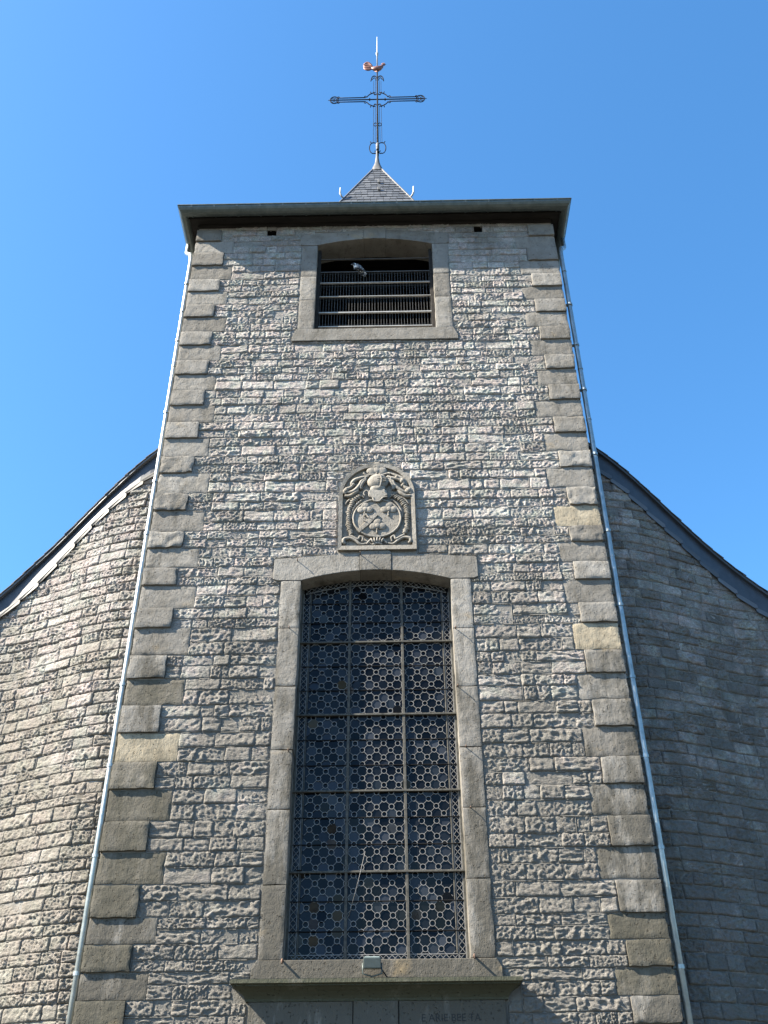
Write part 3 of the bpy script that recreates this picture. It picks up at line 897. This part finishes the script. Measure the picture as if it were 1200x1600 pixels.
# ------------------------------------------------------------------ curved nave walls left and right
def plan_y(ax):
    return .50 + .80*smoothstep((ax-3.45)/2.45)
def plan_slope(ax):
    return (plan_y(ax+.005)-plan_y(ax-.005))/.01
def nave(side):
    name = 'west' if side < 0 else 'east'
    lab = ('sunlit curved rubble gable of the nave left of the tower under slate roof edge' if side < 0 else
           'shaded curved rubble gable of the nave right of the tower under slate roof edge')
    nv = thing('church_nave', lab, 'nave', (side*4.5, 1.0, 0), 'curved nave gables flanking the tower')
    AX = [HW-.05+.09*i for i in range(50)]
    if side < 0:
        VT = [(3.2, 12.11), (3.56, 11.76), (4.053, 11.285), (4.646, 10.755), (4.985, 10.451), (5.427, 10.06), (5.848, 9.60), (8.0, 7.25)]
        VB = [(3.2, 11.61), (3.593, 11.294), (4.016, 10.955), (4.476, 10.555), (4.864, 10.155), (5.276, 9.72), (5.721, 9.293), (8.0, 6.90)]
    else:
        VT = [(3.2, 12.0), (3.573, 11.647), (4.259, 11.005), (4.592, 10.699), (4.932, 10.40), (5.412, 9.985), (5.702, 9.72), (5.985, 9.438), (8.0, 7.45)]
        VB = [(3.2, 11.60), (3.58, 11.227), (4.227, 10.571), (4.896, 9.975), (5.531, 9.384), (5.912, 9.058), (8.0, 7.1)]
    ip = lambda T_: (lambda ax: float(np.interp(ax, [q[0] for q in T_], [q[1] for q in T_])))
    zt, z_top = ip(VT), ip(VB)
    cm = MB()
    for a, b in zip(AX[:-1], AX[1:]):
        cm.add([(side*a, plan_y(a)+.006, 0), (side*b, plan_y(b)+.006, 0), (side*b, plan_y(b)+.006, z_top(b)+.08), (side*a, plan_y(a)+.006, z_top(a)+.08)], [(0, 1, 2, 3)])
        cm.add([(side*a, plan_y(a)+.6, 0), (side*b, plan_y(b)+.6, 0), (side*b, plan_y(b)+.6, z_top(b)+.08), (side*a, plan_y(a)+.6, z_top(a)+.08)], [(0, 1, 2, 3)])
    w = cm.build('wall', M['mortar_dark'], nv, True)
    specs = []
    z = 0.0
    while z < 11.6:
        h = random.uniform(.13, .19)
        # arc-length stations along this course
        x_end = max([a for a in AX if z_top(a)+.10 > z+h*.6] or [0])
        if x_end-HW > .1:
            st = fill_row(HW-.04, x_end, .20, .52)
            for p, q in st:
                xm = (p+q)/2
                sl_ = plan_slope(xm)
                ww = (q-p)*math.sqrt(1+sl_*sl_)
                gp = random.uniform(.0015, .006)
                if ww-2*gp < .06: continue
                specs.append((side*xm, plan_y(xm), z+h/2, ww-2*gp, h-2*gp, side*math.atan(sl_)))
        z += h
    lay_stones(specs, w, M['rubble_nave'] if side < 0 else M['rubble_damp_shaded'], 300, 'far_stones')
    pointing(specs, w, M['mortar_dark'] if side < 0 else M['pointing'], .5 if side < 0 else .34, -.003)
    # roof slab: its verge stands 0.07 m proud of the wall, over a dark fascia
    rv, rf = [], []
    XS = [3.30+.15*i for i in range(29)]
    for ax in XS:
        y0 = plan_y(ax)-.085
        z = zt(ax)
        rv += [(side*ax, y0, z), (side*ax, 7.5, z+.0), (side*ax, 7.5, z-.10), (side*ax, y0, z-.045)]
    for i in range(len(XS)-1):
        for j in range(4):
            rf.append((i*4+j, i*4+(j+1) % 4, (i+1)*4+(j+1) % 4, (i+1)*4+j))
    rf += [(0, 1, 2, 3), tuple(len(rv)-4+q for q in range(4))]
    rs = MB().add(rv, rf).build('roof', M['slate'], nv)
    fv = []
    for ax in XS:
        y0 = plan_y(ax)
        fv += [(side*ax, y0-.028, zt(ax)-.04), (side*ax, y0-.028, z_top(ax)+.02), (side*ax, y0+.02, z_top(ax)+.02), (side*ax, y0+.02, zt(ax)-.04)]
    MB().add(fv, rf).build('fascia', M['fascia'], rs)
    # edge slates lying along the verge, each lapping the next
    ax = 3.34
    while ax < 7.3:
        up_ = Vector((side*1.07, 0, 1)).normalized()
        jit = random.uniform(-.008, .008)
        p = Vector((side*ax, plan_y(ax)-.100, zt(ax)+.003))
        q = Vector((side*(ax+.19), plan_y(ax+.19)-.100+jit, zt(ax+.19)+.003)) + up_*random.uniform(.008, .016)
        p2, q2 = p+Vector((0, .30, 0)), q+Vector((0, .30, 0))
        th = up_*.009
        v = [p, q, q2, p2, p+th, q+th, q2+th, p2+th]
        MB().add(v, [(0, 3, 2, 1), (4, 5, 6, 7), (0, 1, 5, 4), (1, 2, 6, 5), (2, 3, 7, 6), (3, 0, 4, 7)]).build('roof_slate', M['slate'], rs)
        ax += .155
    # slates hung on the wall along the foot of the fascia
    ax = 3.42
    while ax < 7.0:
        stp = .262*random.uniform(.96, 1.04)
        a0, a1 = ax, ax+stp*1.13
        tilt = random.uniform(-.012, .012)
        hh = .10
        pts = []
        for a, o_, dz in ((a0, .026, -.028), (a1, .046, .026+tilt)):
            yb = plan_y(a)-o_
            pts.append((a, yb-.014, z_top(a)-.03+dz))
            pts.append((a, yb-.004, z_top(a)-.03+hh+dz))
        (x0, ya, za_), (_, yb, zb2), (x1, yc, zc), (_, yd, zd) = pts
        dx = .045
        v = [(side*(x0+.01), ya, za_), (side*(x1-dx), yc, zc+.035), (side*x1, yc, zc+dx), (side*x1, yd, zd), (side*x0, yb, zb2)]
        v2 = [(x_, y_+.010, z_) for x_, y_, z_ in v]
        MB().add(v+v2, [(0, 1, 2, 3, 4), (9, 8, 7, 6, 5)] + [(i, i+5, (i+1) % 5+5, (i+1) % 5) for i in range(5)]).build('hung_slate', M['slate_sunlit'] if side < 0 else M['slate'], w)
        ax += stp
    return nv
nave(-1)
nave(1)

# ------------------------------------------------------------------ eaves gutter
gut = thing('eaves_gutter', 'half-round zinc gutter running along the tower eaves', 'gutter', (0, -.35, 16.95))
GR = .120
gm = MB()
ring = []
for k in range(9):
    a = PI + PI*k/8          # from outer lip, under, to inner lip
    ring.append((-GR*math.cos(a), GR*math.sin(a)))
ring = [(r_[0], r_[1]) for r_ in ring]
lip = [(ring[0][0]+0.0, .012)] 
# offsets measured outward from the wall face: centre line at ox
def ring_pts(ox):
    pts = [(ox-GR*math.cos(PI*k/8+PI), -GR*abs(math.sin(PI*k/8))) for k in range(9)]
    pts = [(ox+GR*math.cos(PI*k/8), -GR*math.sin(PI*k/8)) for k in range(9)]      # outer lip first
    return pts
OX = .322
zc_ = 16.945
sec = ring_pts(OX) 
sec_in = [(ox_ - 0.004*math.cos(PI*k/8), dz+.004*math.sin(PI*k/8)+.0015) for k, (ox_, dz) in enumerate(sec)]
loop = [(OX+GR+.012, .010), (OX+GR+.012, -.006)] + sec + sec_in[::-1]
def gut_path(off):
    ex = HW-.02+off*.73
    return [(-ex, 6.6), (-ex, -off-.005), (ex, -off-.005), (ex, 6.6)]
vv, ff = [], []
nl = len(loop)
for (of, dz) in loop:
    for (x, y) in gut_path(of):
        vv.append((x, y, zc_-.045+dz))
for i in range(nl):
    for j in range(3):
        ff.append((i*4+j, i*4+j+1, ((i+1) % nl)*4+j+1, ((i+1) % nl)*4+j))
gm.add(vv, ff)
gm.build('trough', M['zinc_dark'], gut)
for k in range(17):
    x = -3.36+.42*k
    pts = [(x, -(OX+(GR+.010)*math.cos(PI*q/8))-.005, zc_-.045-(GR+.010)*math.sin(PI*q/8)) for q in range(9)]
    b = MB()
    for (p, q) in zip(pts[:-1], pts[1:]):
        b.add([(x-.014, p[1], p[2]), (x+.014, p[1], p[2]), (x+.014, q[1], q[2]), (x-.014, q[1], q[2])], [(0, 1, 2, 3)])
    b.build('bracket', M['zinc_dark'], gut)

# ------------------------------------------------------------------ downpipes
def pipe(side, collars, seams, label):
    s = side
    p = thing('downpipe', label, 'downpipe', (s*3.37, .06, 0), 'zinc downpipes at the tower corners')
    px = 3.365 if s < 0 else 3.395
    ytop = .40
    pts = [(s*3.56, ytop, 16.90), (s*3.56, ytop, 16.66), (s*3.55, ytop-.05, 16.52), (s*(px+.10), .20, 16.30), (s*(px+.03), .10, 16.18), (s*px, .075, 16.0), (s*px, .07, 12.0), (s*px, .06, 6.0), (s*(px-.005), .06, .0)]
    MB().tube(pts, .040, 14).build('pipe', M['zinc'], p, True)
    for z in collars:
        MB().tube([(s*px, .065, z-.022), (s*px, .065, z+.022)], .050, 14).build('collar', M['zinc'], p)
        MB().box(min(s*px, s*HW*.999), max(s*px, s*HW*.999), .055, .095, z-.015, z+.015).build('clip', M['zinc_dark'], p)
    for z in seams:
        MB().tube([(s*px, .066, z-.012), (s*px, .066, z+.012)], .0445, 14).build('seam_ring', M['zinc'], p)
pipe(-1, [15.33, 13.9, 12.28, 10.88, 9.91, 8.58, 7.478, 6.356, 5.233, 3.925, 2.4, .9], [14.606, 13.3, 10.4, 8.1, 5.0], 'sunlit bright zinc downpipe on the left corner of the tower')
pipe(1, [14.637, 13.654, 12.634, 11.286, 9.845, 8.594, 7.491, 6.392, 5.251, 3.93, 2.4, .9], [15.5, 13.1, 12.0, 9.4, 7.3, 5.7], 'shaded blue-grey zinc downpipe on the right corner of the tower')

# ------------------------------------------------------------------ coat of arms
arms = thing('coat_of_arms', 'carved stone coat of arms with helmet and oval shield above the tall window', 'relief', (.025, -.02, 9.5))
def UV(u, v): return (.025+(u-588)*.00141, 9.502+(1072-v)*.00170)
def path(pts, y=-.03): return [(UV(*p)[0], y, UV(*p)[1]) for p in pts]
outer = [UV(185, 1070), UV(990, 1070), UV(985, 480)] + [UV(585+400*math.cos(R(a)), 480-338*math.sin(R(a))) for a in range(8, 176, 8)] + [UV(185, 480)]
inner = [UV(222, 1028), UV(950, 1028), UV(946, 485)] + [UV(585+362*math.cos(R(a)), 480-302*math.sin(R(a))) for a in range(8, 176, 8)] + [UV(224, 485)]
MB().prism(outer, -.006, .06).build('tablet', M['carved'], arms, False, .003)
n = len(outer)
rim = MB()
rv = [(x, -.058, z) for x, z in outer] + [(x, -.052, z) for x, z in inner] + [(x, -.010, z) for x, z in inner] + [(x, -.010, z) for x, z in outer]
rf = []
for i in range(n):
    j = (i+1) % n
    rf += [(i, j, n+j, n+i), (n+i, n+j, 2*n+j, 2*n+i), (3*n+i, 3*n+j, j, i)]
rim.add(rv, rf).build('frame', M['carved'], arms)
def tub(mb, pts, rads, y=-.032, n=7):
    # smooth the control points, then sweep
    P = [Vector((UV(*p)[0], y, UV(*p)[1])) for p in pts]
    out, rr = [], []
    for i in range(len(P)-1):
        p0, p1, p2, p3 = P[max(i-1, 0)], P[i], P[i+1], P[min(i+2, len(P)-1)]
        for q in range(5):
            t_ = q/5
            out.append(.5*((2*p1)+(-p0+p2)*t_+(2*p0-5*p1+4*p2-p3)*t_*t_+(-p0+3*p1-3*p2+p3)*t_**3))
            rr.append(rads[i]+(rads[i+1]-rads[i])*t_)
    out.append(P[-1]); rr.append(rads[-1])
    mb.tube(out, rr, n)
# shield
shv = [UV(588+248*math.cos(R(a)), 742-198*math.sin(R(a))) for a in range(0, 360, 12)]
shield = MB().prism(shv, -.042, -.005).build('shield', M['carved'], arms, False, .004)
rg = [(x, -.045, z) for x, z in shv]
MB().tube(rg+[rg[0]], .017, 6, False).build('shield_rim', M['carved'], shield, True)
def trefoil(u, v, s, parent, y, name):
    mb = MB()
    for du, dv in ((-52, 10), (52, 10), (0, -42)):
        x, z = UV(u+du*s, v+dv*s)
        mb.ell((x, y, z), (.082*s, .017, .074*s), 14, 8)
    x, z = UV(u, v+5*s); mb.ell((x, y-.004, z), (.06*s, .017, .06*s), 12, 6)
    tub(mb, [(u, v+30*s), (u-8, v+65*s), (u-4, v+95*s)], [.016*s, .013*s, .018*s], y)
    mb.build(name, M['carved'], parent, True)
trefoil(462, 645, .80, shield, -.05, 'trefoil')
trefoil(712, 645, .80, shield, -.05, 'trefoil')
trefoil(592, 822, .82, shield, -.05, 'trefoil')
bd_ = MB()
bpoly = [UV(375, 872), UV(405, 896), UV(520, 800), UV(600, 712), UV(570, 690), UV(480, 770)]
bd_.prism(bpoly, -.064, -.035)
tub(bd_, [(470, 700), (500, 740), (540, 760)], [.012, .014, .008], -.06)
tub(bd_, [(440, 770), (480, 790)], [.012, .010], -.062)
bd_.build('bend', M['carved'], shield, False, .004)
# helmet with bust collar
hb = MB()
x, z = UV(598, 352); hb.ell((x, -.045, z), (.165, .062, .125), 16, 10)
x, z = UV(600, 318); hb.ell((x, -.046, z), (.140, .056, .085), 14, 8)
x, z = UV(598, 420); hb.ell((x, -.040, z), (.118, .050, .070), 14, 8)
hb.build('helmet', M['carved'], arms, True)
vz = MB()
for dv in (-18, 0, 18):
    tub(vz, [(590, 352+dv), (640, 350+dv), (690, 346+dv)], [.006, .008, .005], -.105)
tub(vz, [(612, 282), (634, 320), (638, 352), (628, 400), (618, 432)], [.008, .012, .014, .012, .008], -.104)
vz.build('visor', M['carved'], arms, True)
cp = [UV(508, 448), UV(560, 428), (UV(640, 428)), UV(688, 452), UV(700, 505), UV(650, 528), UV(600, 570), UV(556, 556), UV(545, 522), UV(500, 500)]
MB().prism(cp, -.075, -.01).build('collar', M['carved'], arms, False, .01, 2)
cr = MB()
tub(cr, [(505, 520), (540, 528), (560, 566), (610, 572), (650, 535), (700, 525)], [.012, .014, .016, .016, .014, .010], -.072)
tub(cr, [(505, 510), (500, 462), (470, 448), (448, 475), (462, 500)], [.012, .014, .014, .013, .011], -.05)
cr.build('collar_edge', M['carved'], arms, True)
trefoil(586, 212, 1.02, arms, -.04, 'crest')
wr = MB()
tub(wr, [(445, 245), (475, 270), (540, 268), (590, 275), (650, 272), (705, 255), (730, 262)], [.016, .014, .016, .018, .016, .014, .018], -.045)
tub(wr, [(470, 335), (466, 300), (500, 284)], [.012, .02, .014], -.045)
tub(wr, [(730, 340), (738, 305), (700, 284)], [.012, .02, .014], -.045)
wr.build('wreath', M['carved'], arms, True)
# mantling: acanthus scrolls on both sides
MANT = [
    [(490, 285), (420, 300), (350, 325), (318, 365), (345, 385)],
    [(480, 305), (425, 335), (400, 385), (350, 440), (290, 460), (245, 430)],
    [(470, 325), (440, 350), (415, 400), (425, 425)],
    [(330, 380), (300, 410), (262, 425), (240, 455), (262, 475)],
    [(245, 495), (300, 500), (350, 470), (390, 440)],
]
ml = MB(); mr = MB()
for ps in MANT:
    rd = [.012+.020*math.sin(PI*(i+.6)/(len(ps)+.4)) for i in range(len(ps))]
    tub(ml, ps, rd, -.038)
    tub(mr, [(1180-u+(15 if u < 400 else 0), v+8) for u, v in ps], rd, -.038)
for (u, v, ru, rv_) in ((262, 440, .035, .03), (335, 375, .03, .028)):
    x, z = UV(u, v); ml.ell((x, -.04, z), (ru, .034, rv_), 10, 6)
for (u, v, ru, rv_) in ((925, 445, .055, .05), (860, 340, .045, .05), (800, 300, .03, .03)):
    x, z = UV(u, v); mr.ell((x, -.04, z), (ru, .038, rv_), 10, 6)
tub(mr, [(700, 240), (780, 270), (840, 300), (890, 340), (905, 400)], [.012, .025, .03, .03, .016], -.03)
ml.build('mantling', M['carved'], arms, True)
mr.build('mantling', M['carved'], arms, True)
# leafy festoons beside the shield
for s, pth in ((-1, [(400, 500), (330, 560), (300, 640), (285, 720), (290, 800), (310, 870), (330, 910)]), (1, [(760, 500), (835, 540), (885, 610), (910, 690), (905, 780), (890, 860), (865, 910)])):
    fs = MB()
    tub(fs, pth, [.020]*len(pth), -.022)
    for i in range(len(pth)-1):
        for q in range(4):
            u = pth[i][0]+(pth[i+1][0]-pth[i][0])*q/4
            v = pth[i][1]+(pth[i+1][1]-pth[i][1])*q/4
            x, z = UV(u, v)
            fs.ell((x+random.uniform(-.006, .006), -.036, z), (.046*random.uniform(.8, 1.15), .028, .016), 8, 6, s*(.5 if i < 3 else -.5)+random.uniform(-.2, .2))
    fs.build('festoon', M['carved'], arms, True)
for s in (-1, 1):                                        # spiky ribbon along the edge
    mir = lambda u: u if s < 0 else 1172-u
    for ps, rd, y in (([(250, 590), (285, 545), (345, 510), (420, 490), (450, 520)], [.01, .016, .016, .014, .01], -.03),
                      ([(430, 540), (370, 590), (330, 660), (315, 740)], [.012, .014, .012, .01], -.034),
                      ([(262, 1000), (240, 985), (250, 955), (310, 945), (370, 975), (420, 1010), (480, 1000)], [.02, .028, .028, .022, .022, .02, .01], -.036),
                      ([(300, 915), (340, 935), (390, 960), (410, 930), (440, 945), (430, 985)], [.014, .018, .02, .018, .016, .01], -.04),
                      ([(480, 1010), (520, 970), (540, 985)], [.014, .018, .014], -.045)):
        rb = MB()
        tub(rb, [(mir(u), v) for u, v in ps], rd, y)
        rb.build('scroll', M['carved'], arms, True)
lf = MB()
for k in range(-2, 3):
    x, z = UV(588+k*26, 968+abs(k)*5); lf.ell((x, -.045, z), (.016, .03, .05), 8, 6, -k*.25)
tub(lf, [(540, 1015), (590, 1000), (640, 1015)], [.014, .02, .014], -.04)
lf.build('leaf_cluster', M['carved'], arms, True)

# ------------------------------------------------------------------ cross and weathercock
cross = thing('iron_cross', 'large black wrought iron cross with scrolls on the spirelet tip', 'cross', (.012, 3.3, 23.8))
X0, ZC = .012, 26.225
def cx(pts): return [(X0+x, CY, ZC+z) for x, z in pts]
MB().tube([(X0, CY, 23.7), (X0, CY, 24.3), (X0, CY, 25.5), (X0, CY, 27.72)], [.034, .030, .024, .020], 8).build('post', M['iron'], cross, True)
MB().tube([(X0, CY, 23.95), (X0, CY, 24.0), (X0, CY, 24.2), (X0, CY, 24.25)], [.03, .048, .048, .03], 8).build('foot_collar', M['leadcap'], cross, True)
MB().tube(cx([(-1.33, 0), (-1.2, 0), (1.2, 0), (1.33, 0)]), [.006, .016, .016, .006], 8).build('cross_bar', M['iron'], cross, True)
for s in (-1, 1):
    for z in (-.095, .095):
        MB().tube(cx([(s*.31, z), (s*1.06, z)]), .014, 6).build('side_bar', M['iron'], cross, True)
    for sz in (-1, 1):
        e = arc(0, 0, .30, .33, 20, 80, 10)
        curl = arc(.062, .272, .030, .052, 70, -170, 9)
        mb = MB().tube(cx([(s*x, sz*z) for x, z in e+curl]), .014, 6)
        mb.tube(cx([(s*x, sz*z) for x, z in arc(.325, .125, .03, .04, -60, 200, 8)]), .011, 5)
        mb.tube(cx([(s*.17, sz*.28), (s*.185, sz*.36)]), .014, 5)
        mb.tube(cx([(s*.12, sz*.30), (s*.115, sz*.35)]), .010, 5)
        mb.build('centre_scroll', M['iron'], cross, True)
    # little arrows on the bar inside the oval
    MB().tube(cx([(s*.20, .06), (s*.235, 0), (s*.20, -.06)]), .013, 5).build('barb', M['iron'], cross, True)
    # oval at each arm end
    mb = MB().tube(cx([(s*x, z) for x, z in arc(1.155, 0, .115, .155, -155, 155, 18)]), .014, 6)
    for sz in (-1, 1):
        mb.tube(cx([(s*x, sz*z) for x, z in arc(1.05, .10, .03, .055, -90, 180, 8)]), .011, 5)
        mb.tube(cx([(s*x, sz*z) for x, z in arc(1.13, .045, .035, .045, -60, 230, 8)]), .009, 5)
        mb.tube(cx([(s*x, sz*z) for x, z in arc(1.20, .045, .03, .045, -60, 230, 8)]), .009, 5)
    mb.build('end_scroll', M['iron'], cross, True)
    # thin rods beside the post
    for x in (.052, .100):
        MB().tube(cx([(s*x, .33), (s*x, .88)]), .0055, 5).build('thin_rod', M['iron'], cross)
        MB().tube(cx([(s*x, -.34), (s*(x+.012), -1.92)]), .0055, 5).build('thin_rod', M['iron'], cross)
    # head scrolls
    mb = MB().tube(cx([(s*x, z) for x, z in arc(.085, .93, .080, .20, 0, 165, 10)]), .015, 6)
    mb.tube(cx([(s*x, z) for x, z in arc(.085, .93, .045, .11, 10, 190, 8)]), .012, 5)
    mb.tube(cx([(s*.165, .95), (s*.175, .88)]), .014, 5)
    mb.build('head_scroll', M['iron'], cross, True)
    # small rings half way down
    MB().tube(cx([(s*x, z) for x, z in arc(.058, -1.15, .042, .072, 0, 360, 12)]), .010, 5, False).build('ring_scroll', M['iron'], cross, True)
    # foot scrolls
    mb = MB().tube(cx([(s*x, z) for x, z in arc(.115, -2.18, .095, .23, -115, 110, 14)]), .012, 6)
    mb.tube(cx([(s*x, z) for x, z in arc(.07, -2.36, .035, .055, -60, -290, 8)]), .012, 5)
    mb.tube(cx([(s*.03, -1.98), (s*.09, -1.95), (s*.16, -1.97), (s*.19, -1.90)]), .013, 5)
    mb.build('foot_scroll', M['iron'], cross, True)
rod = MB().tube([(X0, CY, 27.70), (X0, CY, 28.4), (X0, CY, 28.42), (X0, CY, 28.52), (X0, CY, 28.54), (X0, CY, 29.36)], [.020, .020, .036, .036, .018, .010], 8)
rod.build('lightning_rod', M['white'], cross, True)

cock = thing('weathercock', 'copper weathercock turning on the rod above the cross', 'weathercock', (.02, 3.3, 27.62))
def loft(spine, n=12, mbx=None):
    """continuous body through rings (x, z, half width y, half height z, lean)"""
    mb = mbx or MB()
    vs_, fs_ = [], []
    for (x, z, ry, rz, ang) in spine:
        for j in range(n):
            a = 2*PI*j/n
            oy, on = ry*math.cos(a), rz*math.sin(a)
            vs_.append((x-on*math.sin(ang), CY+oy, z+on*math.cos(ang)))
    k = len(spine)
    fs_ = [(i*n+j, i*n+(j+1) % n, (i+1)*n+(j+1) % n, (i+1)*n+j) for i in range(k-1) for j in range(n)]
    fs_ += [tuple(range(n-1, -1, -1)), tuple((k-1)*n+j for j in range(n))]
    return mb.add(vs_, fs_)
zc = 27.72
loft([(-.16, zc+.03, .015, .03, 0), (-.09, zc, .05, .075, -.1), (0, zc-.015, .07, .095, 0), (.08, zc+.02, .06, .085, .4), (.135, zc+.09, .04, .055, .9), (.16, zc+.16, .028, .038, 1.0), (.185, zc+.205, .030, .040, .5), (.215, zc+.205, .018, .024, 0), (.262, zc+.195, .003, .004, 0)]).build('body', M['copper'], cock, True)
tl = MB()
for k in range(7):                                        # tail plumes fanned into a round sheaf
    a = -.55+k*.28
    pts = []
    for q in range(8):
        f_ = q/7
        pts.append((-.10-.27*f_, CY+.010*((k % 2)-.5), zc+.03+(.10*math.sin(PI*f_*.9)+.13*f_*(1-f_*.75))*a*1.5+.05*f_))
    tl.tube(pts, [.016, .028, .036, .040, .040, .036, .028, .008], 6, True, .6)
tl.build('tail', M['copper'], cock, True)
cb = MB()
for k in range(4):
    cb.ell((.150+.022*k, CY, zc+.255+.010*math.sin(k)), (.016, .008, .028), 8, 6)
cb.ell((.215, CY, zc+.16), (.013, .008, .025), 8, 6)
cb.build('comb', M['copper'], cock, True)
lg = MB().tube([(.0, CY, zc-.08), (.01, CY, zc-.20)], .018, 6).tube([(-.05, CY, zc-.13), (.01, CY, zc-.18), (.06, CY, zc-.12)], .012, 5)
lg.build('leg', M['copper'], cock, True)

# ------------------------------------------------------------------ pigeon in the belfry
pg = thing('pigeon', 'dark pigeon with white patches perched on the belfry grille', 'pigeon', (-.33, .12, 15.66))
cy0 = CY; CY = .115
loft([(-.435, 15.842, .002, .002, 0), (-.418, 15.847, .008, .008, 0), (-.402, 15.853, .022, .024, -.2), (-.38, 15.85, .026, .030, -.6), (-.362, 15.822, .026, .036, -.8), (-.345, 15.79, .042, .055, -.7), (-.315, 15.76, .060, .066, -.5), (-.27, 15.72, .060, .060, -.55), (-.225, 15.675, .045, .042, -.7), (-.195, 15.63, .036, .018, -.9), (-.165, 15.565, .042, .008, -1.0), (-.150, 15.525, .044, .004, -1.0)]).build('body', M['feather'], pg, True)
for s in (-1, 1):
    w_ = MB()
    vv = []
    wing = [(-.35, 15.80), (-.33, 15.72), (-.28, 15.66), (-.22, 15.61), (-.165, 15.575), (-.20, 15.65), (-.25, 15.73), (-.30, 15.79)]
    yy = CY+s*.060
    w_.prism(wing, min(yy, yy+s*.012), max(yy, yy+s*.012)).build('wing', M['wing'], pg, True, .004)
    MB().tube([(-.31, CY+s*.022, 15.71), (-.315, CY+s*.022, 15.668), (-.335, CY+s*.022, 15.666)], [.007, .005, .004], 5).build('leg', M['rust'], pg, True)
CY = cy0

# ------------------------------------------------------------------ floodlight on the cornice
fl = thing('floodlight', 'small grey floodlight standing on the cornice under the window', 'floodlight', (-.045, -.2, 3.80))
MB().add([(-.142, -.27, 3.885), (.052, -.27, 3.885), (.04, -.13, 3.90), (-.13, -.13, 3.90), (-.142, -.29, 3.995), (.052, -.29, 3.995), (.045, -.12, 4.02), (-.135, -.12, 4.02)],
         [(0, 3, 2, 1), (4, 5, 6, 7), (0, 1, 5, 4), (1, 2, 6, 5), (2, 3, 7, 6), (3, 0, 4, 7)]).build('housing', M['lampbody'], fl, False, .010, 2)
MB().add([(-.128, -.277, 4.006), (.038, -.277, 4.006), (.034, -.135, 4.030), (-.124, -.135, 4.030), (-.128, -.277, 3.99), (.038, -.277, 3.99), (.034, -.135, 4.01), (-.124, -.135, 4.01)],
         [(0, 1, 2, 3), (7, 6, 5, 4), (0, 4, 5, 1), (1, 5, 6, 2), (2, 6, 7, 3), (3, 7, 4, 0)]).build('lens', M['lampglass'], fl, False, .004)
for s in (-1, 1):
    MB().tube([(-.045+s*.105, -.20, 3.955), (-.045+s*.105, -.20, 3.845), (-.045, -.20, 3.815)], .009, 5).build('bracket', M['lampbody'], fl, True)
cb_ = thing('cable', 'black cable trailing from the floodlight along the cornice top', 'cable', (.08, -.1, 3.80))
MB().tube([(.03, -.14, 3.94), (.07, -.11, 3.89), (.12, -.09, 3.825), (.22, -.10, 3.82), (.40, -.08, 3.822)], .008, 6).build('lead', M['rubber'], cb_, True)
